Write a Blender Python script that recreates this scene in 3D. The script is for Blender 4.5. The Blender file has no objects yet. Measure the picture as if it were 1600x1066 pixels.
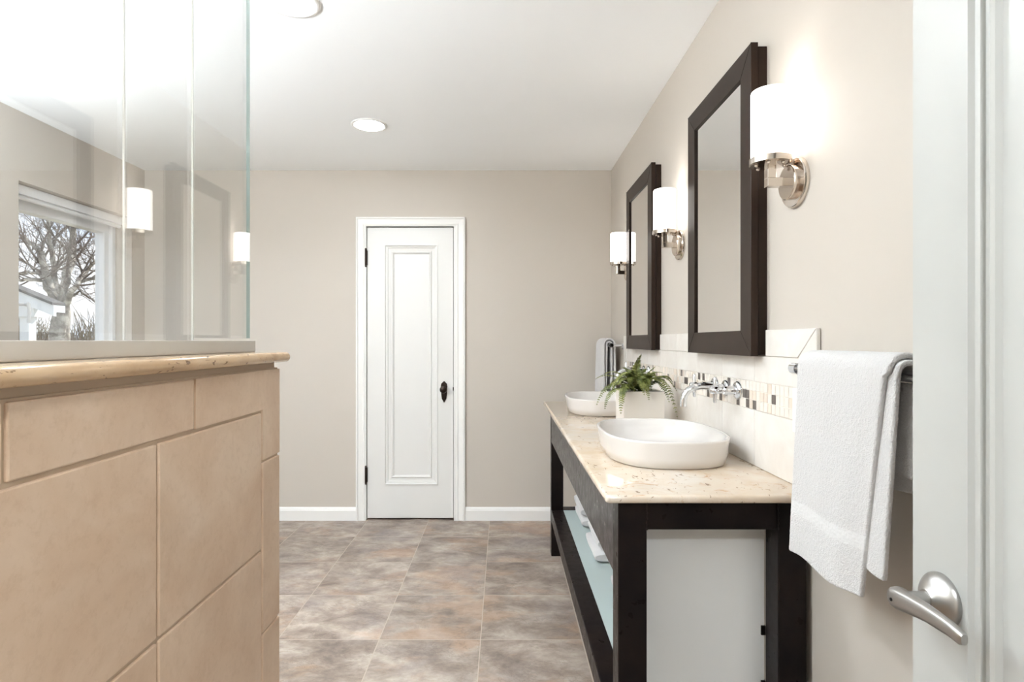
import bpy, bmesh, math, random
from mathutils import Vector, Matrix, noise as mnoise

# ------------------------------------------------------------------ scene, camera, light, exposure
scene = bpy.context.scene
COL = scene.collection
H = 1.25            # camera height
F = 905.0           # focal length in pixels (1600 px wide frame)
ZC = 2.44           # ceiling
YB = 4.04           # back wall
XR = 0.754          # right wall
XL = -2.5           # left wall

cam_d = bpy.data.cameras.new('camera')
cam_d.sensor_width = 36.0
cam_d.lens = F / 1600 * 36.0
cam_d.shift_x = 14 / 1600
cam_d.clip_start = 0.01
cam = bpy.data.objects.new('camera', cam_d)
COL.objects.link(cam)
cam.location = (0, 0, H)
cam.rotation_euler = (math.pi / 2, 0, 0)
scene.camera = cam

scene.view_settings.view_transform = 'Standard'
scene.view_settings.look = 'None'
scene.view_settings.gamma = 1.0
scene.view_settings.use_curve_mapping = False
scene.view_settings.exposure = 1.27
LIGHTS = {'can_door': 40.0, 'can_mid': 130.0, 'can_fill_shower': 40.0, 'can_fill_window': 0.0, 'can_fill_aisle': 0.0, 'sconce': 2.0, 'hall': 54.0,
          'fill_a': 0.0, 'fill_b': 76.0, 'fill_c': 7.0, 'sky': 0.72, 'sun': 2.6}  # hall, shower/window/aisle cans and uplights are added fill, unseen
SCONCE_STRENGTH = LIGHTS['sconce']
HALL_FILL_STRENGTH = LIGHTS['hall']
SKY_STRENGTH = LIGHTS['sky']
SUN_STRENGTH = LIGHTS['sun']
cy = scene.cycles
cy.max_bounces = 14
cy.diffuse_bounces = 8
cy.glossy_bounces = 6
cy.transmission_bounces = 10
cy.transparent_max_bounces = 24
cy.sample_clamp_indirect = 6.0
cy.caustics_reflective = False
cy.caustics_refractive = False
cy.use_denoising = True

world = bpy.data.worlds.new('sky')
scene.world = world
world.use_nodes = True
wn, wl = world.node_tree.nodes, world.node_tree.links
bg = wn['Background']
tc = wn.new('ShaderNodeTexCoord')
nz = wn.new('ShaderNodeTexNoise'); nz.inputs['Scale'].default_value = 5.0; nz.inputs['Detail'].default_value = 5
cr = wn.new('ShaderNodeValToRGB')
cr.color_ramp.elements[0].position = 0.40; cr.color_ramp.elements[0].color = (0.50, 0.68, 0.98, 1)
cr.color_ramp.elements[1].position = 0.58; cr.color_ramp.elements[1].color = (0.96, 0.97, 1.0, 1)
wl.new(tc.outputs['Generated'], nz.inputs['Vector'])
wl.new(nz.outputs['Fac'], cr.inputs['Fac'])
wl.new(cr.outputs['Color'], bg.inputs['Color'])
bg.inputs['Strength'].default_value = SKY_STRENGTH

sun_d = bpy.data.lights.new('sun', 'SUN'); sun_d.energy = SUN_STRENGTH; sun_d.angle = 0.01; sun_d.color = (1, .95, .88)
sun = bpy.data.objects.new('sun', sun_d); COL.objects.link(sun)
sun.rotation_euler = Vector((-0.55, -0.55, -0.62)).to_track_quat('-Z', 'Y').to_euler()

port_d = bpy.data.lights.new('window_portal', 'AREA'); port_d.shape = 'RECTANGLE'; port_d.size = 0.95; port_d.size_y = 1.15
port_d.cycles.is_portal = True
port = bpy.data.objects.new('window_portal', port_d); COL.objects.link(port)
port.location = (-2.70, 3.44, 1.5); port.rotation_euler = Vector((1, 0, 0)).to_track_quat('-Z', 'Y').to_euler()

# ------------------------------------------------------------------ helpers
def s2l(c):
    return tuple(((v / 255) / 12.92 if v / 255 <= 0.04045 else ((v / 255 + 0.055) / 1.055) ** 2.4) for v in c)

def tag(o, label=None, cat=None, group=None, kind=None):
    if label: o['label'] = label
    if cat: o['category'] = cat
    if group: o['group'] = group
    if kind: o['kind'] = kind
    return o

def empty(name, loc=(0, 0, 0), label=None, cat=None, group=None, kind=None, parent=None):
    o = bpy.data.objects.new(name, None)
    COL.objects.link(o)
    o.empty_display_size = 0.05
    if parent:
        o.parent = parent
        o.location = Vector(loc) - wloc(parent)
    else:
        o.location = loc
    return tag(o, label, cat, group, kind)

def wloc(o):
    v = Vector((0, 0, 0))
    while o is not None:
        v += Vector(o.location); o = o.parent
    return v

def copy_tree(o, parent=None):
    c = o.copy(); COL.objects.link(c)
    if parent: c.parent = parent
    for ch in [x for x in bpy.data.objects if x.parent == o]:
        copy_tree(ch, c)
    return c

class MB:
    """collects shapes in world coordinates, links them as ONE mesh object"""
    def __init__(self):
        self.v = []; self.f = []; self.m = []; self.uv = None
    def add(self, vs, fs, mi=0):
        n = len(self.v)
        self.v += [tuple(p) for p in vs]
        self.f += [tuple(i + n for i in f) for f in fs]
        self.m += [mi] * len(fs)
        return self
    def box(self, x0, x1, y0, y1, z0, z1, mi=0):
        vs = [(x0, y0, z0), (x1, y0, z0), (x1, y1, z0), (x0, y1, z0), (x0, y0, z1), (x1, y0, z1), (x1, y1, z1), (x0, y1, z1)]
        fs = [(0, 3, 2, 1), (4, 5, 6, 7), (0, 1, 5, 4), (1, 2, 6, 5), (2, 3, 7, 6), (3, 0, 4, 7)]
        return self.add(vs, fs, mi)
    def bbox(self, x0, x1, y0, y1, z0, z1, b=0.002, mi=0):
        """box with chamfered edges"""
        vs = []; 
        c = ((x0, x1), (y0, y1), (z0, z1))
        bm = bmesh.new()
        bmesh.ops.create_cube(bm, size=1.0)
        for v in bm.verts:
            v.co = Vector([c[k][0] if v.co[k] < 0 else c[k][1] for k in range(3)])
        bmesh.ops.bevel(bm, geom=bm.edges[:], offset=b, segments=2, profile=0.5, affect='EDGES')
        bm.verts.index_update()
        vs = [v.co[:] for v in bm.verts]
        fs = [tuple(v.index for v in f.verts) for f in bm.faces]
        bm.free()
        return self.add(vs, fs, mi)
    def prism(self, poly, axis, a, b, mi=0):
        """poly in the two other axes (in xyz order), extruded along axis from a to b"""
        n = len(poly)
        def mk(p, t):
            if axis == 0: return (t, p[0], p[1])
            if axis == 1: return (p[0], t, p[1])
            return (p[0], p[1], t)
        vs = [mk(p, a) for p in poly] + [mk(p, b) for p in poly]
        fs = [tuple(range(n))[::-1], tuple(range(n, 2 * n))]
        fs += [(i, (i + 1) % n, n + (i + 1) % n, n + i) for i in range(n)]
        return self.add(vs, fs, mi)
    def tube(self, pts, r, seg=12, caps=True, mi=0):
        pts = [Vector(p) for p in pts]
        rs = r if isinstance(r, (list, tuple)) else [r] * len(pts)
        vs = []; fs = []
        t0 = (pts[1] - pts[0]).normalized()
        ref = Vector((0, 0, 1)) if abs(t0.z) < 0.9 else Vector((1, 0, 0))
        nrm = t0.cross(ref).normalized()
        for i, p in enumerate(pts):
            if i == 0: t = pts[1] - pts[0]
            elif i == len(pts) - 1: t = pts[-1] - pts[-2]
            else: t = (pts[i + 1] - pts[i]).normalized() + (pts[i] - pts[i - 1]).normalized()
            t.normalize()
            nrm = (nrm - t * nrm.dot(t)).normalized()
            bn = t.cross(nrm)
            for k in range(seg):
                a = 2 * math.pi * k / seg
                vs.append(p + (nrm * math.cos(a) + bn * math.sin(a)) * rs[i])
        for i in range(len(pts) - 1):
            for k in range(seg):
                fs.append((i * seg + k, i * seg + (k + 1) % seg, (i + 1) * seg + (k + 1) % seg, (i + 1) * seg + k))
        if caps:
            fs.append(tuple(range(seg))[::-1]); fs.append(tuple(range((len(pts) - 1) * seg, len(pts) * seg)))
        return self.add(vs, fs, mi)
    def lathe(self, prof, o, ax, seg=40, mi=0, cap0=True, cap1=True):
        """prof: list of (radius, distance along ax) from origin o"""
        ax = Vector(ax).normalized(); o = Vector(o)
        ref = Vector((0, 0, 1)) if abs(ax.z) < 0.9 else Vector((1, 0, 0))
        u = ax.cross(ref).normalized(); w = ax.cross(u)
        vs = []; fs = []
        for r, d in prof:
            for k in range(seg):
                a = 2 * math.pi * k / seg
                vs.append(o + ax * d + (u * math.cos(a) + w * math.sin(a)) * r)
        for i in range(len(prof) - 1):
            for k in range(seg):
                fs.append((i * seg + k, i * seg + (k + 1) % seg, (i + 1) * seg + (k + 1) % seg, (i + 1) * seg + k))
        if cap0: fs.append(tuple(range(seg))[::-1])
        if cap1: fs.append(tuple(range((len(prof) - 1) * seg, len(prof) * seg)))
        return self.add(vs, fs, mi)
    def rings(self, rects, fn, last=True, first=False, mi=0):
        """nested rectangles (u0,u1,v0,v1,h) lofted one to the next; fn(u,v,h)->xyz"""
        vs = []; fs = []
        for (u0, u1, v0, v1, h) in rects:
            vs += [fn(u0, v0, h), fn(u1, v0, h), fn(u1, v1, h), fn(u0, v1, h)]
        for i in range(len(rects) - 1):
            for k in range(4):
                fs.append((i * 4 + k, i * 4 + (k + 1) % 4, (i + 1) * 4 + (k + 1) % 4, (i + 1) * 4 + k))
        if last:
            n = (len(rects) - 1) * 4; fs.append((n, n + 1, n + 2, n + 3))
        if first: fs.append((3, 2, 1, 0))
        return self.add(vs, fs, mi)
    def build(self, name, mats, parent=None, smooth=None, bevel=0, seg=2, fix=True):
        me = bpy.data.meshes.new(name)
        off = wloc(parent) if parent else Vector((0, 0, 0))
        me.from_pydata([tuple(Vector(p) - off) for p in self.v], [], self.f)
        if not isinstance(mats, (list, tuple)): mats = [mats]
        for m in mats: me.materials.append(m)
        me.polygons.foreach_set('material_index', self.m)
        if fix:
            bm = bmesh.new(); bm.from_mesh(me)
            bmesh.ops.recalc_face_normals(bm, faces=bm.faces[:])
            bm.to_mesh(me); bm.free()
        if smooth is not None:
            me.polygons.foreach_set('use_smooth', [True] * len(me.polygons))
            me.set_sharp_from_angle(angle=math.radians(smooth))
        me.update()
        o = bpy.data.objects.new(name, me); COL.objects.link(o)
        if parent: o.parent = parent
        if bevel:
            b = o.modifiers.new('bevel', 'BEVEL'); b.width = bevel; b.segments = seg; b.limit_method = 'ANGLE'; b.angle_limit = math.radians(40)
        return o

# ------------------------------------------------------------------ materials
class Mat:
    def __init__(self, name):
        self.m = bpy.data.materials.new(name); self.m.use_nodes = True
        self.nt = self.m.node_tree; self.n = self.nt.nodes; self.l = self.nt.links
        self.p = self.n['Principled BSDF']; self.out = self.n['Material Output']
        self._c = None
    def coord(self):
        if not self._c:
            g = self.n.new('ShaderNodeNewGeometry'); self._c = g.outputs['Position']
        return self._c
    def noise(self, scale, detail=4, rough=0.55, dist=0.0, vec=None):
        t = self.n.new('ShaderNodeTexNoise'); t.inputs['Scale'].default_value = scale
        t.inputs['Detail'].default_value = detail; t.inputs['Roughness'].default_value = rough
        t.inputs['Distortion'].default_value = dist
        self.l.new(vec or self.coord(), t.inputs['Vector'])
        return t.outputs['Fac']
    def ramp(self, fac, stops, const=False):
        r = self.n.new('ShaderNodeValToRGB'); e = r.color_ramp.elements
        while len(e) < len(stops): e.new(0.5)
        for k, (p, c) in enumerate(stops):
            e[k].position = p; e[k].color = (*c, 1) if len(c) == 3 else c
        if const: r.color_ramp.interpolation = 'CONSTANT'
        self.l.new(fac, r.inputs['Fac']); return r.outputs['Color']
    def mix(self, fac, a, b, mode='MIX'):
        x = self.n.new('ShaderNodeMix'); x.data_type = 'RGBA'; x.blend_type = mode
        for s, v in ((0, fac), (6, a), (7, b)):
            if hasattr(v, 'is_output'): self.l.new(v, x.inputs[s])
            else: x.inputs[s].default_value = v if s == 0 else (*v, 1)
        return x.outputs[2]
    def math(self, op, a, b=0.0):
        x = self.n.new('ShaderNodeMath'); x.operation = op
        for s, v in ((0, a), (1, b)):
            if hasattr(v, 'is_output'): self.l.new(v, x.inputs[s])
            else: x.inputs[s].default_value = v
        return x.outputs[0]
    def bump(self, h, strength=0.2, dist=0.002):
        b = self.n.new('ShaderNodeBump'); b.inputs['Strength'].default_value = strength; b.inputs['Distance'].default_value = dist
        self.l.new(h, b.inputs['Height']); self.l.new(b.outputs['Normal'], self.p.inputs['Normal'])
    def set(self, **k):
        for a, v in k.items():
            i = self.p.inputs[{'color': 'Base Color', 'rough': 'Roughness', 'metal': 'Metallic', 'spec': 'Specular IOR Level', 'coat': 'Coat Weight',
                               'sheen': 'Sheen Weight', 'trans': 'Transmission Weight', 'ior': 'IOR', 'emit': 'Emission Color', 'power': 'Emission Strength',
                               'sss': 'Subsurface Weight'}[a]]
            if hasattr(v, 'is_output'): self.l.new(v, i)
            else: i.default_value = (*v, 1) if isinstance(v, tuple) else v
        return self

def simple(name, rgb, rough=0.5, metal=0.0, bump=None, var=0.0, **k):
    m = Mat(name); c = s2l(rgb)
    m.set(rough=rough, metal=metal, **k)
    if var:
        f = m.noise(6, 5)
        m.set(color=m.mix(f, tuple(x * (1 - var) for x in c), tuple(min(1, x * (1 + var)) for x in c)))
    else:
        m.set(color=c)
    if bump: m.bump(m.noise(bump[0], 4), bump[1], bump[2] if len(bump) > 2 else 0.001)
    return m.m

M = {}
M['wall'] = simple('beige_wall_paint', (192, 185, 176), 0.6, bump=(220, 0.08), var=0.01)
M['ceiling'] = simple('ceiling_paint', (247, 250, 252), 0.75, bump=(180, 0.06))
M['trim'] = simple('white_trim_paint', (234, 234, 232), 0.32)
M['door'] = simple('white_door_paint', (222, 222, 220), 0.35)
M['entry'] = simple('shaded_door_paint', (183, 184, 181), 0.35)  # off-white paint darkened: shade on the open door put into its colour
M['hall'] = simple('hall_paint', (230, 224, 215), 0.7)
M['black'] = simple('black_metal', (22, 18, 16), 0.4, 0.6)
M['bronze'] = simple('oil_rubbed_bronze', (46, 34, 27), 0.38, 0.7, var=0.3)
M['chrome'] = simple('chrome', (225, 227, 230), 0.06, 1.0)
M['nickel'] = simple('polished_nickel', (214, 204, 194), 0.12, 1.0)
M['satin'] = simple('satin_nickel', (178, 176, 173), 0.34, 1.0)
M['ceramic'] = simple('white_ceramic', (205, 201, 197), 0.08, 0.0, coat=0.4)
M['pot'] = simple('white_glazed_pot', (221, 216, 209), 0.25)
M['soil'] = simple('dark_soil', (44, 34, 26), 0.95, bump=(120, 0.8, 0.004))
M['outlet'] = simple('white_plastic', (240, 240, 238), 0.3)
M['slot'] = simple('dark_slot', (50, 48, 46), 0.5)
M['plastic_white'] = simple('white_vinyl', (238, 240, 243), 0.3)
M['grout'] = simple('tile_grout', (178, 158, 136), 0.8)
M['grout_white'] = simple('pale_grout', (222, 217, 210), 0.8)

# dark steel of the vanity and the mirror frames
def dark_steel(name, spec, lo, hi):
    m = Mat(name)
    f = m.noise(9, 6, 0.65)
    m.set(color=m.ramp(f, [(0.35, s2l(lo)), (0.7, s2l(hi))]), rough=m.ramp(m.noise(30, 4), [(0.3, (.26,) * 3), (0.7, (.42,) * 3)]), spec=spec)
    return m.m
M['steel_dark'] = dark_steel('dark_bronzed_steel', 0.14, (15, 11, 12), (30, 22, 19))
M['steel_sheet_lit'] = dark_steel('polished_dark_steel_lit', 0.6, (30, 26, 27), (44, 38, 38))  # same steel as the legs; light on its bright side put into colour
m = Mat('espresso_frame')
f = m.noise(5, 6, 0.6)
m.set(color=m.ramp(f, [(0.3, s2l((34, 24, 18))), (0.7, s2l((46, 34, 27)))]), rough=0.34, spec=0.15)
M['frame'] = m.m

# brushed channel under the shower glass
m = Mat('brushed_steel')
m.set(color=s2l((232, 228, 222)), metal=1.0, rough=0.3)
M['brushed'] = m.m

# terry towels
m = Mat('white_terry')
m.set(color=s2l((204, 203, 203)), rough=0.95, sheen=0.4, spec=0.1)
h1 = m.noise(420, 2, 0.6); h2 = m.noise(130, 3, 0.6)
m.bump(m.math('ADD', h1, h2), 0.55, 0.004)
M['terry'] = m.m
m = Mat('woven_towel_band')
m.set(color=s2l((212, 212, 212)), rough=0.8, spec=0.2)
m.bump(m.noise(900, 1, 0.4), 0.25, 0.001)
M['band'] = m.m

# granite / travertine-like slab
def granite(name, base, dark, spots=1.0, pit_lo=.645, psc=62):
    m = Mat(name)
    c0 = m.ramp(m.noise(5.5, 6, 0.6, 0.8), [(0.3, s2l(base[0])), (0.5, s2l(base[1])), (0.68, s2l(base[2]))])
    veinf = m.noise(14, 8, 0.7, 1.6)
    v = m.ramp(veinf, [(0.56, (0, 0, 0)), (0.66, (1, 1, 1))])
    big = m.ramp(m.noise(3.0, 3, 0.5), [(0.42, (0, 0, 0)), (0.56, (1, 1, 1))])
    mask = m.mix(1.0, v, big, 'MULTIPLY')
    c1 = m.mix(m.math('MULTIPLY', mask, 0.75), c0, s2l(dark))
    map_ = m.n.new('ShaderNodeMapping'); map_.inputs['Scale'].default_value = (1.0, 0.45, 1.0); map_.inputs['Rotation'].default_value = (0, 0, 0.5)
    m.l.new(m.coord(), map_.inputs['Vector'])
    pit = m.noise(psc, 3, 0.6, 0.4, vec=map_.outputs[0])
    ps = m.ramp(pit, [(pit_lo, (0, 0, 0)), (pit_lo + .035, (1, 1, 1))])
    c2 = m.mix(m.math('MULTIPLY', ps, 0.75 * spots), c1, s2l((98, 70, 46)))
    m.set(color=c2, rough=0.1, coat=0.0)
    return m.m
M['granite'] = granite('cream_granite', ((186, 168, 145), (197, 182, 164), (202, 194, 183)), (168, 132, 96))
M['granite_cap'] = granite('tan_granite', ((180, 149, 115), (194, 165, 131), (206, 182, 152)), (150, 112, 78), 1.15, .625, 135)

# beige ceramic wall tile
m = Mat('beige_ceramic_tile')
c = m.ramp(m.noise(7, 7, 0.65, 0.6), [(0.30, s2l((186, 158, 133))), (0.52, s2l((198, 173, 149))), (0.72, s2l((208, 186, 164)))])
c = m.mix(m.ramp(m.noise(90, 4, 0.7), [(0.5, (0, 0, 0)), (0.75, (0.35, 0.35, 0.35))]), c, s2l((172, 143, 117)))
m.set(color=c, rough=0.36)
m.bump(m.noise(60, 4), 0.08, 0.002)
M['tile'] = m.m

# pale backsplash tile
m = Mat('pale_limestone_tile')
c = m.ramp(m.noise(9, 6, 0.6, 0.5), [(0.3, s2l((215, 209, 202))), (0.7, s2l((227, 224, 219)))])
m.set(color=c, rough=0.28)
M['splash'] = m.m
M['mosaic_a'] = simple('cream_mosaic', (226, 219, 210), 0.25)
M['mosaic_b'] = simple('tan_mosaic', (211, 198, 184), 0.3)
M['mosaic_c'] = simple('dark_metal_mosaic', (120, 112, 108), 0.3, 0.7)

# floor: slate look porcelain
TS = 0.4245; TX = -0.094; TY = 3.697
m = Mat('slate_porcelain_floor')
sep = m.n.new('ShaderNodeSeparateXYZ'); m.l.new(m.coord(), sep.inputs[0])
def cell(o, off):
    a = m.math('DIVIDE', m.math('SUBTRACT', o, off), TS)
    return m.math('FLOOR', a), m.math('FRACT', a)
ix, fx = cell(sep.outputs[0], TX); iy, fy = cell(sep.outputs[1], TY)
comb = m.n.new('ShaderNodeCombineXYZ'); m.l.new(ix, comb.inputs[0]); m.l.new(iy, comb.inputs[1])
wnz = m.n.new('ShaderNodeTexWhiteNoise'); wnz.noise_dimensions = '3D'; m.l.new(comb.outputs[0], wnz.inputs['Vector'])
sc = m.n.new('ShaderNodeVectorMath'); sc.operation = 'SCALE'; sc.inputs['Scale'].default_value = 17.0; m.l.new(wnz.outputs['Color'], sc.inputs[0])
ad = m.n.new('ShaderNodeVectorMath'); ad.operation = 'ADD'; m.l.new(m.coord(), ad.inputs[0]); m.l.new(sc.outputs[0], ad.inputs[1])
mp = m.n.new('ShaderNodeMapping'); mp.inputs['Scale'].default_value = (1.0, 1.5, 1.0); mp.inputs['Rotation'].default_value = (0, 0, 0.35)
m.l.new(ad.outputs[0], mp.inputs['Vector']); V = mp.outputs[0]
c = m.ramp(m.noise(4.6, 12, 0.66, 0.25, vec=V), [(0.34, s2l((112, 99, 91))), (0.45, s2l((141, 127, 116))), (0.55, s2l((165, 152, 141))), (0.68, s2l((192, 182, 172)))])
rust = m.ramp(m.noise(2.3, 10, 0.6, 0.35, vec=V), [(0.53, (0, 0, 0)), (0.61, (1, 1, 1))])
c = m.mix(m.math('MULTIPLY', rust, 0.5), c, s2l((170, 136, 108)))
blue = m.ramp(m.noise(2.2, 9, 0.6, 0.3), [(0.52, (0, 0, 0)), (0.64, (1, 1, 1))])
c = m.mix(m.math('MULTIPLY', blue, 0.4), c, s2l((134, 127, 128)))
crack = m.ramp(m.noise(3.2, 12, 0.7, 0.6, vec=V), [(0.488, (0, 0, 0)), (0.5, (1, 1, 1)), (0.512, (0, 0, 0))])
c = m.mix(m.math('MULTIPLY', crack, 0.35), c, s2l((92, 78, 70)))
fine = m.ramp(m.noise(38, 6, 0.7, vec=V), [(0.3, (.86,) * 3), (0.7, (1.12,) * 3)])
c = m.mix(0.8, c, fine, 'MULTIPLY')
bright = m.ramp(wnz.outputs['Value'], [(0, (.86,) * 3), (1, (1.05,) * 3)])
c = m.mix(1.0, c, bright, 'MULTIPLY')
g = 0.0046
def edge(fr):
    return m.math('MAXIMUM', m.math('LESS_THAN', fr, g), m.math('GREATER_THAN', fr, 1 - g))
grout = m.math('MAXIMUM', edge(fx), edge(fy))
c = m.mix(grout, c, s2l((172, 158, 145)))
m.set(color=c, rough=m.ramp(m.noise(12, 5, vec=V), [(0.3, (.34,) * 3), (0.7, (.5,) * 3)]))
hgt = m.math('SUBTRACT', m.math('MULTIPLY', m.noise(6, 12, 0.68, 0.3, vec=V), 1.0), m.math('MULTIPLY', grout, 0.5))
m.bump(hgt, 0.5, 0.006)
M['floor'] = m.m

# clear glass: transparent with fresnel reflection (same from both sides)
def glass(name, tint, ior=1.5):
    m = Mat(name); n, l = m.n, m.l
    n.remove(m.p)
    tr = n.new('ShaderNodeBsdfTransparent'); tr.inputs['Color'].default_value = (*tint, 1)
    gl = n.new('ShaderNodeBsdfGlossy'); gl.inputs['Roughness'].default_value = 0.0
    geo = n.new('ShaderNodeNewGeometry')
    iorv = n.new('ShaderNodeMapRange'); iorv.inputs['To Min'].default_value = ior; iorv.inputs['To Max'].default_value = 1 / ior
    l.new(geo.outputs['Backfacing'], iorv.inputs['Value'])
    fr = n.new('ShaderNodeFresnel'); l.new(iorv.outputs[0], fr.inputs['IOR'])
    mx = n.new('ShaderNodeMixShader'); l.new(fr.outputs[0], mx.inputs[0]); l.new(tr.outputs[0], mx.inputs[1]); l.new(gl.outputs[0], mx.inputs[2])
    l.new(mx.outputs[0], m.out.inputs['Surface'])
    return m.m
M['glass'] = glass('clear_glass', (0.985, 0.992, 0.988), 1.85)
M['pane'] = glass('window_glass', (0.99, 0.995, 0.995))
m = Mat('glass_edge'); m.set(color=s2l((118, 136, 132)), rough=0.2, trans=0.2, ior=1.5); M['glass_edge'] = m.m
m = Mat('mirror_silver'); m.set(color=(0.90, 0.905, 0.90), metal=1.0, rough=0.0); M['mirror'] = m.m
# frosted glass
def frosted(name, col, refr):
    m = Mat(name); n, l = m.n, m.l
    n.remove(m.p)
    tl = n.new('ShaderNodeBsdfTranslucent'); tl.inputs['Color'].default_value = (*col, 1)
    df = n.new('ShaderNodeBsdfDiffuse'); df.inputs['Color'].default_value = (*col, 1)
    rf = n.new('ShaderNodeBsdfRefraction'); rf.inputs['Roughness'].default_value = 0.45; rf.inputs['IOR'].default_value = 1.15; rf.inputs['Color'].default_value = (*col, 1)
    gl = n.new('ShaderNodeBsdfGlossy'); gl.inputs['Roughness'].default_value = 0.25
    a = n.new('ShaderNodeMixShader'); a.inputs[0].default_value = 0.68; l.new(tl.outputs[0], a.inputs[1]); l.new(df.outputs[0], a.inputs[2])
    b = n.new('ShaderNodeMixShader'); b.inputs[0].default_value = refr; l.new(a.outputs[0], b.inputs[1]); l.new(rf.outputs[0], b.inputs[2])
    c = n.new('ShaderNodeMixShader'); c.inputs[0].default_value = 0.06; l.new(b.outputs[0], c.inputs[1]); l.new(gl.outputs[0], c.inputs[2])
    l.new(c.outputs[0], m.out.inputs['Surface'])
    return m.m
M['frost'] = frosted('frosted_glass', (0.95, 0.96, 0.955), 0.12)
M['frost_shelf'] = frosted('frosted_shelf_glass', (0.74, 0.84, 0.83), 0.2)

def emitter(name, rgb, strength):
    m = Mat(name); m.set(color=(0.9, 0.9, 0.9), emit=rgb, power=strength, rough=0.4); return m.m
M['shade'] = emitter('lit_opal_glass', (1.0, 0.94, 0.88), SCONCE_STRENGTH)
M['hallfill'] = emitter('hall_fill_glow', (0.92, 0.97, 1.0), HALL_FILL_STRENGTH)

# ------------------------------------------------------------------ room shell
W = 0.14
def struct(mb, name, mat, label, cat, **k):
    return tag(mb.build(name, mat, **k), label, cat, None, 'structure')

struct(MB().box(XL - 0.2, XR + W, -2.6, YB + W, -0.12, 0.0), 'floor', M['floor'], 'grey brown slate look tile floor', 'floor')
struct(MB().box(XL - 0.2, XR + W, -2.6, YB + W, ZC, ZC + 0.12), 'ceiling', M['ceiling'], 'flat white painted ceiling', 'ceiling')
# back wall with the closet doorway cut through
b = MB()
dx0, dx1, dz1 = -0.958, -0.337, 2.052
b.box(XL - 0.2, dx0, YB, YB + W, 0, ZC).box(dx1, XR + W, YB, YB + W, 0, ZC).box(dx0, dx1, YB, YB + W, dz1, ZC).box(dx0, dx1, YB + 0.10, YB + W, 0, dz1)
struct(b, 'wall_back', M['wall'], 'beige painted wall around the narrow white door', 'wall')
struct(MB().box(XR, XR + W, -0.12, YB, 0, ZC), 'wall_right', M['wall'], 'beige painted wall behind the vanity and mirrors', 'wall')
WY0, WY1, WZ0, WZ1 = 2.99, 3.90, 0.95, 2.08
b = MB()
b.box(XL - 0.2, XL, -0.12, WY0, 0, ZC).box(XL - 0.2, XL, WY1, YB, 0, ZC).box(XL - 0.2, XL, WY0, WY1, 0, WZ0).box(XL - 0.2, XL, WY0, WY1, WZ1, ZC)
struct(b, 'wall_left', M['wall'], 'beige painted wall around the window seen through the shower glass', 'wall')
EX0, EX1, EZ = -0.30, 0.62, 2.07
b = MB()
b.box(XL - 0.2, EX0, -0.14, 0.0, 0, ZC).box(EX1, XR + W, -0.14, 0.0, 0, ZC).box(EX0, EX1, -0.14, 0.0, EZ, ZC)
struct(b, 'wall_front', M['wall'], 'beige painted wall holding the entry doorway', 'wall')
# hallway behind the camera
b = MB()
b.box(-1.3, -1.2, -2.6, -0.14, 0, ZC).box(1.1, 1.2, -2.6, -0.14, 0, ZC).box(-1.3, 1.2, -2.7, -2.6, 0, ZC)
struct(b, 'wall_hall', M['hall'], 'pale painted hallway walls outside the entry door', 'wall')

# baseboards with a small cove on top
def baseboard_y(name, x0, x1, label):
    prof = [(YB, 0.0), (YB - 0.015, 0.0), (YB - 0.015, 0.068), (YB - 0.010, 0.084), (YB - 0.004, 0.092), (YB, 0.092)]
    struct(MB().prism(prof, 0, x0, x1), name, M['trim'], label, 'baseboard')
baseboard_y('baseboard_back', XL, -1.022, 'white baseboard left of the narrow door')
baseboard_y('baseboard_back', -0.263, XR, 'white baseboard right of the narrow door')
prof = [(XR, 0.0), (XR - 0.015, 0.0), (XR - 0.015, 0.068), (XR - 0.010, 0.084), (XR - 0.004, 0.092), (XR, 0.092)]
struct(MB().prism(prof, 1, 0.0, YB - 0.02), 'baseboard_right', M['trim'], 'white baseboard under the vanity wall', 'baseboard')
prof = [(XL, 0.0), (XL + 0.015, 0.0), (XL + 0.015, 0.068), (XL + 0.010, 0.084), (XL + 0.004, 0.092), (XL, 0.092)]
struct(MB().prism(prof, 1, 0.0, YB - 0.02), 'baseboard_left', M['trim'], 'white baseboard under the window wall', 'baseboard')

# ------------------------------------------------------------------ closet door in the back wall
d1 = empty('door_1', (-0.6475, YB, 0), 'narrow white single panel closet door with dark knob in the back wall', 'door', kind='structure')
# casing: three sided moulded frame
def casing_prism(mb, pts_in, pts_out):
    pass
b = MB()
cprof = [(0.0, 0.0), (0.0, 0.020), (0.010, 0.024), (0.016, 0.017), (0.046, 0.013), (0.054, 0.018), (0.064, 0.014), (0.064, 0.0)]   # (inset from outer edge, height)
xo0, xo1, zo = -1.022, -0.263, 2.112
for i in range(len(cprof) - 1):
    (a0, h0), (a1, h1) = cprof[i], cprof[i + 1]
    def pt(x, z, h): return (x, YB - h, z)
    vs = []
    for (a, h) in ((a0, h0), (a1, h1)):
        vs += [pt(xo0 + a, 0.0, h), pt(xo0 + a, zo - a, h), pt(xo1 - a, zo - a, h), pt(xo1 - a, 0.0, h)]
    b.add(vs, [(0, 1, 5, 4), (1, 2, 6, 5), (2, 3, 7, 6)])
b.build('door_casing', M['trim'], d1)
b = MB()
b.box(xo0 + 0.064, -0.952, YB - 0.013, YB + 0.10, 0, 2.048).box(-0.342, xo1 - 0.064, YB - 0.013, YB + 0.10, 0, 2.048).box(xo0 + 0.064, xo1 - 0.064, YB - 0.013, YB + 0.10, 2.048, 2.06)
b.build('door_jamb', M['trim'], d1)
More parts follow.
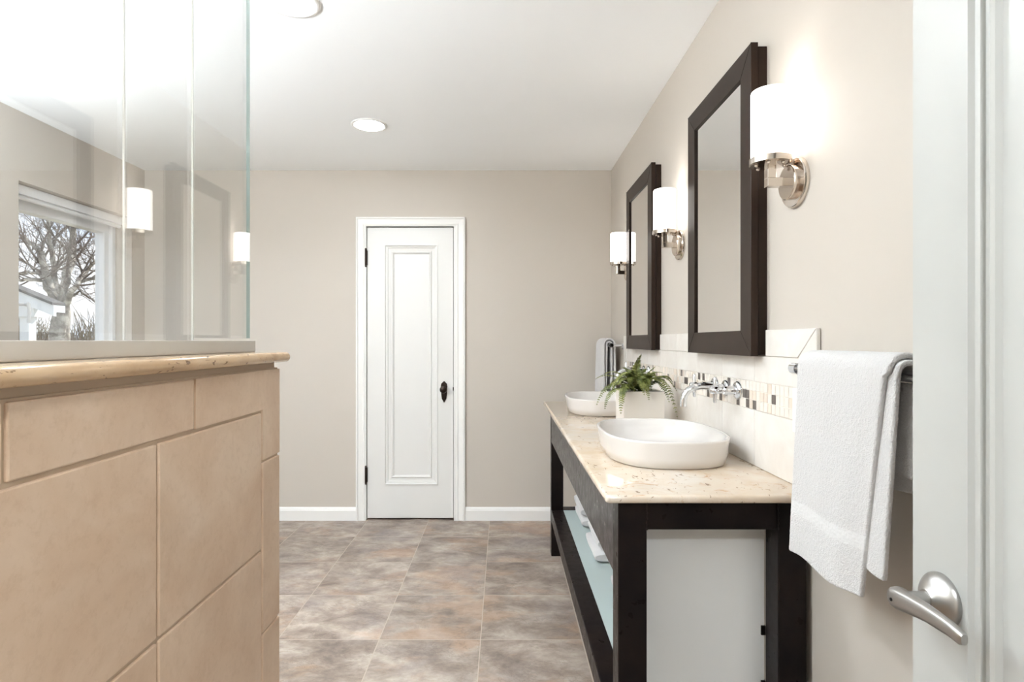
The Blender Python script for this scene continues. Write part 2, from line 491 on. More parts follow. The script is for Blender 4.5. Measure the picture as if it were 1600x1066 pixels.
def door_face(fn, u0, u1, v0, v1, o, i, th):
    ou0, ou1, ov0, ov1 = o; iu0, iu1, iv0, iv1 = i
    R = []
    R.append((u0, u1, v0, v1, -th)); R.append((u0, u1, v0, v1, -0.002)); R.append((u0 + .002, u1 - .002, v0 + .002, v1 - .002, 0))
    def lerp(t, h): R.append((ou0 + (iu0 - ou0) * t, ou1 + (iu1 - ou1) * t, ov0 + (iv0 - ov0) * t, ov1 + (iv1 - ov1) * t, h))
    for t, h in ((0, 0), (0.02, .006), (0.10, .006), (0.14, -.002), (0.30, -.004), (0.33, -.010), (0.60, -.013), (0.64, -.006), (0.72, -.004), (0.80, -.008), (0.86, -.016), (1.0, -.016)):
        lerp(t, h)
    return R
b = MB()
R = door_face(None, -0.949, -0.347, 0.013, 2.043, (-0.830, -0.455, 0.2456, 1.924), (-0.750, -0.527, 0.3215, 1.848), 0.035)
b.rings(R, lambda u, v, h: (u, YB + 0.004 - h, v), last=True, first=True)
leaf = b.build('door_leaf', M['door'], d1)
kx, kz, ky = (693.8 - 786) / F * YB, H - (611 - 533) / F * YB, YB + 0.004
kn = MB()
pl = [(0, .070), (.020, .050), (.0235, .030), (.020, .010), (.020, -.022), (.016, -.055), (0, -.083)]
poly = [(kx + x, kz + z) for x, z in pl] + [(kx - x, kz + z) for x, z in pl[-2:0:-1]]
kn.prism(poly, 1, ky - 0.006, ky + 0.001)
escp = kn.build('escutcheon', M['bronze'], leaf, bevel=0.002)
kn = MB().lathe([(.011, 0), (.009, .016), (.010, .024), (.022, .034), (.026, .044), (.022, .054), (.010, .059), (.002, .060)], (kx, ky - 0.005, kz + 0.012), (0, -1, 0), 28)
kn.build('door_knob', M['bronze'], leaf, smooth=40)
kn = MB().bbox(-0.350, -0.340, ky - 0.016, ky + 0.004, kz + 0.002, kz + 0.026, 0.001)
kn.build('strike_plate', M['black'], d1)
for yy in (403, 742):
    hz = H - (yy - 533) / F * YB
    hm = MB().tube([(-0.9535, YB - 0.014, hz - 0.055), (-0.9535, YB - 0.014, hz + 0.055)], 0.0075, 12)
    hm.lathe([(.004, 0), (.0085, .003), (.004, .011)], (-0.9535, YB - 0.014, hz + 0.055), (0, 0, 1), 12)
    hm.lathe([(.004, 0), (.0085, .003), (.004, .011)], (-0.9535, YB - 0.014, hz - 0.055), (0, 0, -1), 12)
    hm.box(-0.9535, -0.945, YB - 0.012, YB + 0.004, hz - 0.05, hz + 0.05)
    hm.build('hinge', M['bronze'], d1, smooth=40)

# ------------------------------------------------------------------ entry door, opened against the right wall
XD = 0.570
d2 = empty('door_2', (XD + 0.02, 0.01, 0), 'off-white panelled entry door, darkened as if in shade, standing open at the right', 'door', kind='structure')
b = MB()
R = door_face(None, 0.012, 0.8075, 0.012, 2.04, (0.115, 0.7065, 0.22, 1.93), (0.148, 0.674, 0.253, 1.897), 0.036)
# same profile but shallow
b.rings(R, lambda u, v, h: (XD - h, u, v), last=True, first=True)
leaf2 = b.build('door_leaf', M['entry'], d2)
hy, hz = 0.752, 0.915
b = MB().lathe([(.0335, 0), (.0335, .004), (.031, .008), (.026, .013), (.019, .018), (.013, .021), (.012, .022)], (XD, hy, hz), (-1, 0, 0), 48)
b.build('rosette', M['satin'], leaf2, smooth=40)
hd = MB()
hd.tube([(XD - 0.018, hy, hz), (XD - 0.050, hy, hz)], 0.0095, 24)
hd.build('handle_neck', M['satin'], leaf2, smooth=40)
# lever: flattened tapering bar from pivot towards the hinge side
secs = []
L = [(0.014, .006, .006, .000), (0.0125, .011, .0095, .0), (0.008, .0135, .011, .0), (0.0, .0145, .0115, .0), (-0.02, .0125, .010, .002), (-0.05, .0105, .008, .004), (-0.085, .009, .0065, .003), (-0.100, .0085, .006, .001), (-0.1045, .006, .004, .0005)]
vs = []; fs = []; n = 16
for (dy, rz, rx, dz) in L:
    for k in range(n):
        a = 2 * math.pi * k / n
        cx_, sz_ = math.cos(a), math.sin(a)
        vs.append((XD - 0.054 + rx * math.copysign(abs(cx_) ** .8, cx_), hy + dy, hz + dz + rz * math.copysign(abs(sz_) ** .8, sz_)))
for i in range(len(L) - 1):
    for k in range(n):
        fs.append((i * n + k, i * n + (k + 1) % n, (i + 1) * n + (k + 1) % n, (i + 1) * n + k))
fs.append(tuple(range(n))); fs.append(tuple(range((len(L) - 1) * n, len(L) * n)))
b = MB().add(vs, fs)
lev = b.build('lever_handle', M['satin'], leaf2, smooth=50)
MB().tube([(XD - 0.0640, hy + 0.001, hz - 0.001), (XD - 0.0662, hy + 0.001, hz - 0.001)], 0.0022, 12).build('lock_pin', M['black'], lev)
# jamb and casing of the entry doorway
b = MB()
b.box(EX1 - 0.010, EX1, -0.14, 0.0, 0, EZ).box(EX0, EX0 + 0.010, -0.14, 0.0, 0, EZ).box(EX0, EX1, -0.14, 0.0, EZ - 0.010, EZ)
b.box(EX0 - 0.06, EX0 + 0.005, 0.0, 0.016, 0, EZ + 0.06).box(EX0 - 0.06, EX1 + 0.06, 0.0, 0.016, EZ - 0.005, EZ + 0.06).box(EX1 - 0.005, EX1 + 0.06, 0.0, 0.016, 0, EZ + 0.06)
b.build('door_casing', M['trim'], d2)

# ------------------------------------------------------------------ window in the left wall
w1 = empty('window_1', (XL - 0.14, (WY0 + WY1) / 2, WZ0), 'white framed window with bare tree outside, seen through the shower glass', 'window', kind='structure')
def wfn(u, v, h): return (XL - 0.17 + h, u, v)
def frame_ring(mb, u0, u1, v0, v1, wd, h0, h1, top=None):
    t = top or wd
    mb.rings([(u0, u1, v0, v1, h0), (u0, u1, v0, v1, h1), (u0 + wd - .004, u1 - wd + .004, v0 + wd - .004, v1 - t + .004, h1), (u0 + wd, u1 - wd, v0 + wd, v1 - t, h1 - .006), (u0 + wd, u1 - wd, v0 + wd, v1 - t, h0), (u0, u1, v0, v1, h0)], wfn, last=False)
b = MB(); frame_ring(b, WY0 + .002, WY1 - .002, WZ0 + .002, WZ1 - .002, 0.035, -0.028, 0.062, 0.055)
b.build('window_frame', M['plastic_white'], w1)
b = MB(); frame_ring(b, WY0 + .037, WY1 - .037, WZ0 + .037, WZ1 - .057, 0.045, -0.018, 0.040, 0.060)
sash = b.build('window_sash', M['plastic_white'], w1)
b = MB(); b.box(XL - 0.164, XL - 0.160, WY0 + .078, WY1 - .078, WZ0 + .078, WZ1 - .113)
b.build('window_pane', M['pane'], sash)
b = MB(); b.tube([(XL - 0.10, WY0 + 0.165, 1.45), (XL - 0.085, WY0 + 0.165, 1.45)], 0.012, 12).tube([(XL - 0.085, WY0 + 0.165, 1.455), (XL - 0.08, WY0 + 0.165, 1.40), (XL - 0.085, WY0 + 0.165, 1.35)], 0.009, 10)
b.tube([(XL - 0.13, WY0 + 0.15, 1.45), (XL - 0.10, WY0 + 0.165, 1.45)], 0.010, 10)
b.build('window_handle', M['plastic_white'], sash, smooth=40)
b = MB()   # rolled shade cassette at the head
b.box(XL - 0.10, XL - 0.045, WY0 + .012, WY1 - .012, WZ1 - 0.052, WZ1 - 0.004)
b.tube([(XL - 0.075, WY0 + .012, WZ1 - 0.062), (XL - 0.075, WY1 - .012, WZ1 - 0.062)], 0.013, 12)
b.build('shade_cassette', M['plastic_white'], w1, smooth=40)
b = MB(); b.bbox(XL - 0.10, XL + 0.03, WY0 - 0.03, WY1 + 0.03, WZ0 - 0.02, WZ0 + 0.001, 0.004)
b.build('window_sill', M['trim'], w1)

# ------------------------------------------------------------------ tiled half wall of the shower
XF = -0.374                       # tile face
YE = 0.970                        # end
XK = -0.486
b = MB()
b.box(XK + .002, XF - 0.003, 0.0, YE - 0.003, 0, 1.206, 0)
b.box(XK + .006, XF - 0.006, 0.0, YE - 0.008, 1.206, 1.2150, 0)
g = 0.0023
rowz = [1.206, 1.1405, 0.9255, 0.7105, 0.4955, 0.2805, 0.0655, 0.0]
def tbox(y0, y1, z0, z1):
    b.bbox(XF - 0.007, XF, y0 + g, y1 - g, z0 + g, z1 - g, 0.0016, 1)
# top row
for y0, y1 in ((0.166, 0.435), (0.0, 0.166), (0.435, 0.7037)):
    tbox(y0, y1, rowz[1], rowz[0])
# the L shaped corner tile
lp = [(0.7037 + g, 1.206 - g), (YE, 1.206 - g), (YE, 1.062 + g), (0.900 + g, 1.062 + g), (0.900 + g, 1.1405 + g), (0.7037 + g, 1.1405 + g)]
b.prism(lp, 0, XF - 0.007, XF - 0.0002, 1)
for k in range(1, len(rowz) - 1):
    for y0, y1 in ((0.628, 0.900), (0.356, 0.628), (0.084, 0.356), (0.0, 0.084)):
        tbox(y0, y1, rowz[k + 1], rowz[k])
zz = [1.062, 0.7925, 0.523, 0.2535, 0.0]
for k in range(4):
    b.bbox(XF - 0.007, XF, 0.900 + g, YE, zz[k + 1] + g, zz[k] - g, 0.0016, 1)
# end and shower faces
for z1_, z0_ in zip([1.206] + zz[:-1], zz):
    b.bbox(XK, XF - 0.004, YE - 0.004, YE, z0_ + g, z1_ - g, 0.0012, 1)
for k in range(len(rowz) - 1):
    for y0, y1 in ((0.70, 0.966), (0.43, 0.70), (0.16, 0.43), (0.0, 0.16)):
        b.bbox(XK, XK + 0.006, y0 + g, y1 - g, rowz[k + 1] + g, rowz[k] - g, 0.0012, 1)
struct(b, 'wall_shower', [M['grout'], M['tile']], 'beige tiled half wall of the shower', 'half wall')

# granite cap with bullnose edges
b = MB()
zc0, zc1 = 1.2150, 1.2316
cx0, cx1, cy1 = -0.502, -0.3585, 0.986
vs = []; fs = []
prof = []
r_ = (zc1 - zc0) / 2
NB = 10
for k in range(NB + 1):
    a = -math.pi / 2 + math.pi * k / NB
    prof.append((r_ - r_ * math.cos(a), zc0 + r_ + r_ * math.sin(a)))        # inset, z
def outline(ins):
    rc = 0.012
    x0, x1, y1 = cx0 + ins, cx1 - ins, cy1 - ins
    rr = max(rc - ins, 0.003)
    p = [(x1, 0.0)]
    for k in range(7):
        a = math.pi / 2 * k / 6
        p.append((x1 - rr + rr * math.cos(a), y1 - rr + rr * math.sin(a)))
    for k in range(7):
        a = math.pi / 2 + math.pi / 2 * k / 6
        p.append((x0 + rr + rr * math.cos(a), y1 - rr + rr * math.sin(a)))
    p.append((x0, 0.0))
    return p
n = len(outline(0))
for (ins, z) in prof:
    vs += [(x, y, z) for x, y in outline(ins)]
for i in range(len(prof) - 1):
    for k in range(n - 1):
        fs.append((i * n + k, i * n + k + 1, (i + 1) * n + k + 1, (i + 1) * n + k))
fs.append(tuple(range(n))[::-1]); fs.append(tuple(range((len(prof) - 1) * n, len(prof) * n)))
b.add(vs, fs)
struct(b, 'trim_1', M['granite_cap'], 'tan granite cap on the shower half wall', 'cap', smooth=50)

# steel channel and the three panes standing in it
XG = -0.430
b = MB()
b.box(XG - 0.012, XG - 0.0055, 0.0, 0.978, zc1 + .0005, 1.2505).box(XG + 0.0055, XG + 0.012, 0.0, 0.978, zc1 + .0005, 1.2505).box(XG - 0.0055, XG + 0.0055, 0.0, 0.977, zc1 + 0.0005, zc1 + 0.0045)
ch = b.build('steel_channel', M['brushed'], bevel=0.0008)
tag(ch, 'brushed steel channel along the granite cap holding the glass', 'channel')
def pane(y0, y1, z0, label):
    b = MB()
    x0, x1, z1 = XG - 0.003, XG + 0.003, 2.15
    vs = [(x0, y0, z0), (x1, y0, z0), (x1, y1, z0), (x0, y1, z0), (x0, y0, z1), (x1, y0, z1), (x1, y1, z1), (x0, y1, z1)]
    b.add(vs, [(1, 2, 6, 5), (3, 0, 4, 7)], 0)
    b.add(vs, [(0, 3, 2, 1), (4, 5, 6, 7)], 1)
    b.add(vs, [(0, 1, 5, 4)], 0)
    b.add(vs, [(2, 3, 7, 6)], 1 if y1 > .97 else 0)
    me = b
    o = b.build('glass_panel', [M['glass'], M['glass_edge']], fix=False)
    bm = bmesh.new(); bm.from_mesh(o.data); bmesh.ops.remove_doubles(bm, verts=bm.verts[:], dist=1e-5); bmesh.ops.recalc_face_normals(bm, faces=bm.faces[:]); bm.to_mesh(o.data); bm.free()
    tag(o, label, 'glass panel', 'shower glass panels on the half wall')
    if y1 < .97:
        MB().box(XG - .001, XG + .001, y1 + .0005, y1 + .0022, 1.2508, z1).build('silicone_seal', M['outlet'], o)
pane(0.02, 0.6555, 1.238, 'wide clear shower glass panel at the left edge, in front of the tree window')
pane(0.6582, 0.8005, 1.238, 'middle shower glass panel between the two thin vertical seams')
pane(0.8032, 0.977, 1.2545, 'narrow end shower glass panel with exposed green edge')

# ------------------------------------------------------------------ recessed ceiling lights
def can(x, y, label, key):
    if not LIGHTS[key]: return
    glow = emitter('can_lens', (0.91, 0.96, 1.0), LIGHTS[key])
    r = empty('ceiling_light', (x, y, ZC), label, 'ceiling light', 'recessed ceiling lights')
    b = MB().lathe([(.076, 0.0), (.098, 0.0), (.0985, .002), (.096, .005), (.086, .0065), (.079, .004), (.076, .0005)], (x, y, ZC), (0, 0, -1), 48, cap0=False, cap1=False)
    b.build('trim_ring', M['trim'], r, smooth=50)
    b = MB().lathe([(.0785, 0.001), (.0785, .003), (.05, .0045), (.002, .005)], (x, y, ZC), (0, 0, -1), 48)
    b.build('lens', glow, r, smooth=50)
can(-0.737, 3.19, 'round recessed ceiling light nearer the narrow white door', 'can_door')
can(-0.742, 2.03, 'round recessed ceiling light cut off by the top edge of the photo', 'can_mid')
can(-0.742, 0.87, 'unseen recessed ceiling light continuing the row above the tiled half wall, added for fill', 'can_fill_shower')  # out of view, added to brighten the room
can(-1.75, 2.03, 'unseen ceiling light in front of the window wall, added for fill', 'can_fill_window')  # added fill by the window wall, switched off
can(0.10, 1.75, 'unseen ceiling light over the aisle in front of the vanity, added for fill', 'can_fill_aisle')  # added fill for the aisle, switched off
HX, HY = 0.30, -0.95  # unseen hallway light, added to brighten the room through the doorway
hl = empty('hall_fill', (HX, HY, ZC), 'unseen fill light added on the hallway ceiling behind the viewer', 'fill light')
MB().lathe([(.18, 0), (.18, .02), (.165, .025)], (HX, HY, ZC), (0, 0, -1), 48).build('fill_base', M['satin'], hl, smooth=40)
MB().lathe([(.165, .025), (.160, .05), (.13, .075), (.07, .09), (.002, .094)], (HX, HY, ZC), (0, 0, -1), 48).build('fill_glass', M['hallfill'], hl, smooth=60)

# unseen uplights, added to brighten the ceiling
def uplighter(x, y, power, label):
    ul = empty('fill_uplight', (x, y, 0), label, 'floor lamp')
    MB().lathe([(.14, 0), (.14, .012), (.03, .03), (.013, .045)], (x, y, 0), (0, 0, 1), 40).build('base', M['satin'], ul, smooth=40)
    MB().tube([(x, y, .04), (x, y, 1.64)], .012, 20).build('pole', M['satin'], ul, smooth=40)
    MB().lathe([(.03, 1.63), (.09, 1.655), (.17, 1.71), (.185, 1.74), (.180, 1.74), (.165, 1.715), (.085, 1.665), (.002, 1.655)], (x, y, 0), (0, 0, 1), 48).build('bowl', M['satin'], ul, smooth=60)
    ld = bpy.data.lights.new('fill_bulb', 'AREA'); ld.shape = 'DISK'; ld.size = .22; ld.energy = power; ld.color = (.86, .935, 1)
    lo = bpy.data.objects.new('fill_bulb', ld); COL.objects.link(lo); lo.parent = ul; lo.location = (0, 0, 1.715); lo.rotation_euler = (math.pi, 0, 0)
for key, x, y, label in (('fill_a', -1.00, 0.32, 'unseen uplight added behind the tiled half wall to brighten the ceiling'),
                         ('fill_b', -1.80, 0.40, 'unseen uplight added in the front corner by the shower to brighten the ceiling'),
                         ('fill_c', -2.20, 2.00, 'unseen uplight added by the window wall to brighten the ceiling')):
    if LIGHTS[key]: uplighter(x, y, LIGHTS[key], label)

# ------------------------------------------------------------------ vanity
VX0, VX1, VY0, VY1 = 0.280, 0.739, 1.408, 3.43
LG = 0.070
vn = empty('vanity', ((VX0 + VX1) / 2, (VY0 + VY1) / 2, 0), 'dark steel open vanity stand with frosted glass end and low shelf', 'vanity')
CB = 0.8605
for lx in (VX0, VX1 - LG):
    for ly in (VY0, VY1 - LG):
        MB().bbox(lx, lx + LG, ly, ly + LG, 0.0, CB, 0.003).build('leg', M['steel_dark'], vn)
ZA = 0.662
MB().bbox(VX0 + .001, VX0 + 0.020, VY0 + LG, VY1 - LG, ZA, CB, 0.002).build('apron', M['steel_sheet_lit'], vn)
MB().bbox(VX0 + LG, VX1 - LG, VY0 + .002, VY0 + LG - .002, 0.790, CB, 0.003).build('top_rail', M['steel_dark'], vn)
MB().bbox(VX0 + LG, VX1 - LG, VY1 - LG + .002, VY1 - .002, 0.790, CB, 0.003).build('top_rail', M['steel_dark'], vn)
MB().bbox(VX1 - LG + .01, VX1 - .01, VY0 + LG, VY1 - LG, 0.790, CB, 0.003).build('top_rail', M['steel_dark'], vn)
MB().bbox(VX0, VX0 + LG, VY0 + LG, VY1 - LG, 0.200, 0.270, 0.003).build('shelf_rail', M['steel_dark'], vn)
MB().bbox(VX1 - LG, VX1, VY0 + LG, VY1 - LG, 0.200, 0.270, 0.003).build('shelf_rail', M['steel_dark'], vn)
MB().bbox(VX0 + LG, VX1 - LG, VY0, VY0 + LG, 0.200, 0.270, 0.003).build('shelf_rail', M['steel_dark'], vn)
MB().bbox(VX0 + LG, VX1 - LG, VY1 - LG, VY1, 0.200, 0.270, 0.003).build('shelf_rail', M['steel_dark'], vn)
MB().bbox(VX0 + LG + .0005, VX1 - LG - .0005, VY0 + LG + .0005, VY1 - LG - .0005, 0.258, 0.2685, 0.001).build('glass_shelf', M['frost_shelf'], vn)
pn = MB().bbox(VX0 + 0.035, VX1 - LG - 0.002, VY0 + LG + .001, VY0 + LG + .008, 0.285, 0.850, 0.0008).build('side_panel', M['frost'], vn)
pn['label'] = 'frosted glass end panel'
for z_ in (0.50, 0.36):
    MB().bbox(VX1 - LG - 0.011, VX1 - LG, VY0 + LG - .003, VY0 + LG + .010, z_, z_ + 0.024, 0.001).build('panel_clip', M['black'], vn)
# weld seam beads
for xx in (VX0 + LG, VX1 - LG):
    pts = [(xx, VY0 + .001, 0.79 + k * 0.0035 + 0.0006 * math.sin(k * 2.1)) for k in range(20)]
    MB().tube(pts, [0.0022 + 0.0009 * math.sin(k * 1.7) for k in range(20)], 6).build('weld_seam', M['steel_dark'], vn)

# countertop
TX0, TY0, TY1, TZ0, TZ1 = 0.246, 1.384, 3.562, 0.861, 0.880
b = MB(); rr = 0.012
def top_outline(ins):
    p = [(XR - 0.001, TY0 + ins)]
    x0, y0, y1 = TX0 + ins, TY0 + ins, TY1 - ins
    r2 = max(rr - ins, .003)
    for k in range(6):
        a = -math.pi / 2 - math.pi / 2 * k / 5
        p.append((x0 + r2 + r2 * math.cos(a), y0 + r2 + r2 * math.sin(a)))
    for k in range(6):
        a = math.pi - math.pi / 2 * k / 5
        p.append((x0 + r2 + r2 * math.cos(a), y1 - r2 + r2 * math.sin(a)))
    p.append((XR - 0.001, y1)); return p
prof = [(.004, TZ0), (.001, TZ0 + .002), (0, TZ0 + .005), (0, TZ1 - .008), (.001, TZ1 - .004), (.004, TZ1 - .001), (.008, TZ1)]
n = len(top_outline(0)); vs = []; fs = []
for ins, z in prof: vs += [(x, y, z) for x, y in top_outline(ins)]
for i in range(len(prof) - 1):
    for k in range(n):
        fs.append((i * n + k, i * n + (k + 1) % n, (i + 1) * n + (k + 1) % n, (i + 1) * n + k))
fs.append(tuple(range(n))[::-1]); fs.append(tuple(range((len(prof) - 1) * n, len(prof) * n)))
b.add(vs, fs)
tag(b.build('countertop', M['granite'], smooth=45), 'cream granite countertop with brown flecks on the dark vanity', 'countertop')

# ------------------------------------------------------------------ backsplash
XB = 0.745
bs = empty('backsplash', (XR, 2.45, TZ1), 'pale tile backsplash with mosaic band along the vanity wall', 'backsplash')
BY0, BY1, BZ1 = 1.372, 3.56, 1.281
MI = ((1.640, 2.216), (2.744, 3.322))      # spans taken up by the mirror cabinets
b = MB()
b.box(XB + .002, XR - .0005, BY0 + .002, BY1, TZ1 + .0005, 1.207, 0)
def stile(y0, y1, z0, z1, mi=1, br=0.0008):
    b.bbox(XB - 0.001, XR - .001, y0 + .0007, y1 - .0007, z0 + .0007, z1 - .0007, br, mi)
ZM0, ZM1, ZB0 = 1.0465, 1.1305, 1.2065
ys = [1.460 + 0.254 * k for k in range(8)] + [3.492]
for y0, y1 in zip(ys[:-1], ys[1:]):
    stile(y0, min(y1, 3.492), TZ1 + .001, ZM0); stile(y0, min(y1, 3.492), ZM1, ZB0)
b.build('field_tile', [M['grout_white'], M['splash']], bs)
# mitred border: side pieces + top pieces, skipping the cabinets
lp = [(BY0, TZ1 + .001), (BY0, BZ1), (1.4595, ZB0 + .0005), (1.4595, TZ1 + .001)]
MB().prism(lp, 0, XB - 0.0025, XR - .001, 0).build('border_trim', M['splash'], bs, bevel=0.002)
lp = [(BY1 + 0.01, TZ1 + .001), (BY1 + 0.01, BZ1), (3.4925, ZB0 + .0005), (3.4925, TZ1 + .001)]
MB().prism(lp, 0, XB - 0.0025, XR - .001, 0).build('border_trim', M['splash'], bs, bevel=0.002)
MB().prism([(BY0 + .0016, BZ1), (1.462, ZB0 + .0008), (MI[0][0], ZB0 + .0008), (MI[0][0], BZ1)], 0, XB - 0.0025, XR - .001, 0).build('border_trim', M['splash'], bs, bevel=0.002)
for k, (y0, y1) in enumerate(((2.217, 2.48), (2.4815, 2.743))):
    MB().prism([(y0, ZB0 + .0008), (y1, ZB0 + .0008), (y1, BZ1), (y0, BZ1)], 0, XB - 0.0025, XR - .001, 0).build('border_trim', M['splash'], bs, bevel=0.002)
MB().prism([(3.323, ZB0 + .0008), (3.490, ZB0 + .0008), (BY1 + 0.0084, BZ1), (3.323, BZ1)], 0, XB - 0.0025, XR - .001, 0).build('border_trim', M['splash'], bs, bevel=0.002)
rnd = random.Random(11)
b = MB()
b.box(XB + .001, XR - .0008, 1.4605, 3.492, ZM0, ZM1, 0)
cw, chh = 0.0242, (ZM1 - ZM0) / 3
nc = int((3.492 - 1.4605) / cw)
prev = None
for r0 in range(3):
    for k in range(nc):
        y0 = 1.4610 + k * cw; z0 = ZM0 + r0 * chh
        q = rnd.random()
        mi = 3 if q < 0.15 else (2 if q < 0.38 else 1)
        b.bbox(XB - 0.001, XR - .002, y0 + .001, y0 + cw - .001, z0 + .001, z0 + chh - .001, 0.0007, mi)
b.build('mosaic_band', [M['grout_white'], M['mosaic_a'], M['mosaic_b'], M['mosaic_c']], bs)

# outlet
ot = empty('wall_outlet', (XB, 1.437, 1.074), 'white wall outlet on the backsplash, half hidden by the near hand towel', 'outlet')
MB().bbox(XB - 0.009, XB - 0.0026, 1.400, 1.474, 1.0175, 1.131, 0.002).build('outlet_plate', M['outlet'], ot)
MB().bbox(XB - 0.011, XB - 0.0085, 1.420, 1.454, 1.041, 1.108, 0.001).build('receptacle', M['outlet'], ot)
b = MB()
for z_ in (1.092, 1.050):
    b.box(XB - 0.0116, XB - 0.0108, 1.429, 1.4315, z_, z_ + .009).box(XB - 0.0116, XB - 0.0108, 1.443, 1.4455, z_, z_ + .007)
b.box(XB - 0.0118, XB - 0.0108, 1.430, 1.444, 1.077, 1.081).box(XB - 0.0118, XB - 0.0108, 1.430, 1.444, 1.068, 1.072)
b.build('outlet_slots', M['slot'], ot)

# ------------------------------------------------------------------ vessel sinks
def sink(cx, cyy, label):
    r = empty('vessel_sink', (cx, cyy, TZ1), label, 'sink', 'white vessel sinks on the countertop')
    A, Bq, N = 0.194, 0.262, 64
    def loop(s, z, d=0.0, e=2.75):
        out = []
        for k in range(N):
            t = 2 * math.pi * k / N
            c, s_ = math.cos(t), math.sin(t)
            out.append((cx + (A * s - d) * math.copysign(abs(c) ** (2 / e), c), cyy + (Bq * s - d) * math.copysign(abs(s_) ** (2 / e), s_), z))
        return out
    z = TZ1
    prof = [(.0, z + .0005, .020), (.0, z + .004, .013), (.0, z + .030, .006), (.0, z + .060, .004), (.0, z + .075, .001), (.0, z + .0795, .0012),
            (.0, z + .0815, .004), (.0, z + .0810, .008), (.0, z + .078, .0115), (.0, z + .060, .018), (.0, z + .035, .032), (.0, z + .020, .055), (.0, z + .013, .09), (.0, z + .011, .13), (.0, z + .0105, .165)]
    vs = []; fs = []
    for (_, zz_, d) in prof:
        vs += loop(1.0, zz_, d, 2.75 if d < .06 else 2.4)
    for i in range(len(prof) - 1):
        for k in range(N):
            fs.append((i * N + k, i * N + (k + 1) % N, (i + 1) * N + (k + 1) % N, (i + 1) * N + k))
    fs.append(tuple(range(N))[::-1]); fs.append(tuple(range((len(prof) - 1) * N, len(prof) * N)))
    MB().add(vs, fs).build('basin', M['ceramic'], r, smooth=70)
    MB().lathe([(.022, .0005), (.022, .003), (.018, .0045), (.012, .004), (.002, .004)], (cx, cyy, z + .0107), (0, 0, 1), 24).build('drain', M['chrome'], r, smooth=40)
    return r
sink(0.512, 1.905, 'white rounded vessel sink nearest the viewer, in front of the fern')
sink(0.524, 3.070, 'white rounded vessel sink farther back, behind the fern pot')

# ------------------------------------------------------------------ wall faucets
def faucet(yc, label):
    zc = 1.094
    r = empty('wall_faucet', (XB, yc, zc), label, 'faucet', 'chrome wall faucets above the sinks')
    sp = MB()
    x0 = XB - 0.001
    sp.lathe([(.027, 0), (.027, .004), (.024, .008), (.013, .010), (.013, .03)], (x0, yc, zc), (-1, 0, 0), 28)
    pts = [(x0 - .01, yc, zc), (x0 - .05, yc, zc + .004), (x0 - .085, yc, zc + .006), (x0 - .108, yc, zc + .002), (x0 - .126, yc, zc - .008), (x0 - .138, yc, zc - .024), (x0 - .143, yc, zc - .042), (x0 - .144, yc, zc - .062)]
    sp.tube(pts, 0.0112, 18)
    sp.build('spout', M['chrome'], r, smooth=40)
    for s in (-1, 1):
        y = yc + s * 0.098
        h = empty('handle', (x0, y, zc), parent=r)
        MB().lathe([(.030, 0), (.030, .003), (.026, .009), (.016, .013), (.0145, .016)], (x0, y, zc), (-1, 0, 0), 28).build('escutcheon', M['chrome'], h, smooth=40)
        b = MB().lathe([(.0135, .010), (.0135, .046), (.010, .050), (.010, .060), (.0125, .064), (.0125, .084), (.009, .090), (.002, .092)], (x0, y, zc), (-1, 0, 0), 24)
        for dv in (Vector((0, 0, 1)), Vector((0, 1, 0))):
            p = Vector((x0 - .074, y, zc))
            b.tube([p - dv * .040, p - dv * .037, p, p + dv * .037, p + dv * .040], [.004, .0055, .0055, .0055, .004], 12)
        b.build('cross_handle', M['chrome'], h, smooth=40)
    return r
faucet(1.930, 'chrome wall faucet over the sink nearest the viewer')
faucet(3.055, 'chrome wall faucet over the far sink, half hidden by the fern')

# ------------------------------------------------------------------ mirror cabinets
def mirror(yc, label):
    z0, z1 = 1.2065, 2.100
    y0, y1 = yc - .281, yc + .281
    r = empty('mirror_cabinet', (XR, yc, z0), label, 'mirror', 'dark framed mirror cabinets over the vanity')
    MB().bbox(XR - .026, XR, y0 + .006, y1 - .006, z0 + .004, z1 - .008, .0015).build('cabinet_box', M['frame'], r)
    xf = 0.705
    fw = .074
    fr = MB()
    th = .020
    fn = lambda u, v, h: (xf - h, u, v)
    fr.rings([(y0, y1, z0, z1, -th), (y0, y1, z0, z1, -.001), (y0 + .001, y1 - .001, z0 + .001, z1 - .001, 0), (y0 + fw - .001, y1 - fw + .001, z0 + fw - .001, z1 - fw + .001, 0), (y0 + fw, y1 - fw, z0 + fw, z1 - fw, -.001), (y0 + fw, y1 - fw, z0 + fw, z1 - fw, -.010)], fn, last=False)
    fr.rings([(y0, y1, z0, z1, -th), (y0 + fw, y1 - fw, z0 + fw, z1 - fw, -th)], fn, last=True)
    # mitre seams at the corners
    for (ya, za, yb, zb) in ((y0, z0, y0 + fw, z0 + fw), (y1, z0, y1 - fw, z0 + fw), (y0, z1, y0 + fw, z1 - fw), (y1, z1, y1 - fw, z1 - fw)):
        fr.tube([(xf - .0001, ya, za), (xf - .0001, yb, zb)], .0007, 6, mi=1)
    fr.build('mirror_frame', [M['frame'], M['black']], r)
    MB().box(xf + .007, xf + .011, y0 + fw - .004, y1 - fw + .004, z0 + fw - .004, z1 - fw + .004).build('mirror_glass', M['mirror'], r)
    MB().box(XR - .029, XR - .026, y0 + .10, y1 - .012, z0 + .05, z1 - .05).build('hinge_strip', M['black'], r)
    return r
mirror(1.928, 'large dark framed mirror nearest the viewer')
mirror(3.033, 'dark framed mirror farther along the wall, toward the back corner')

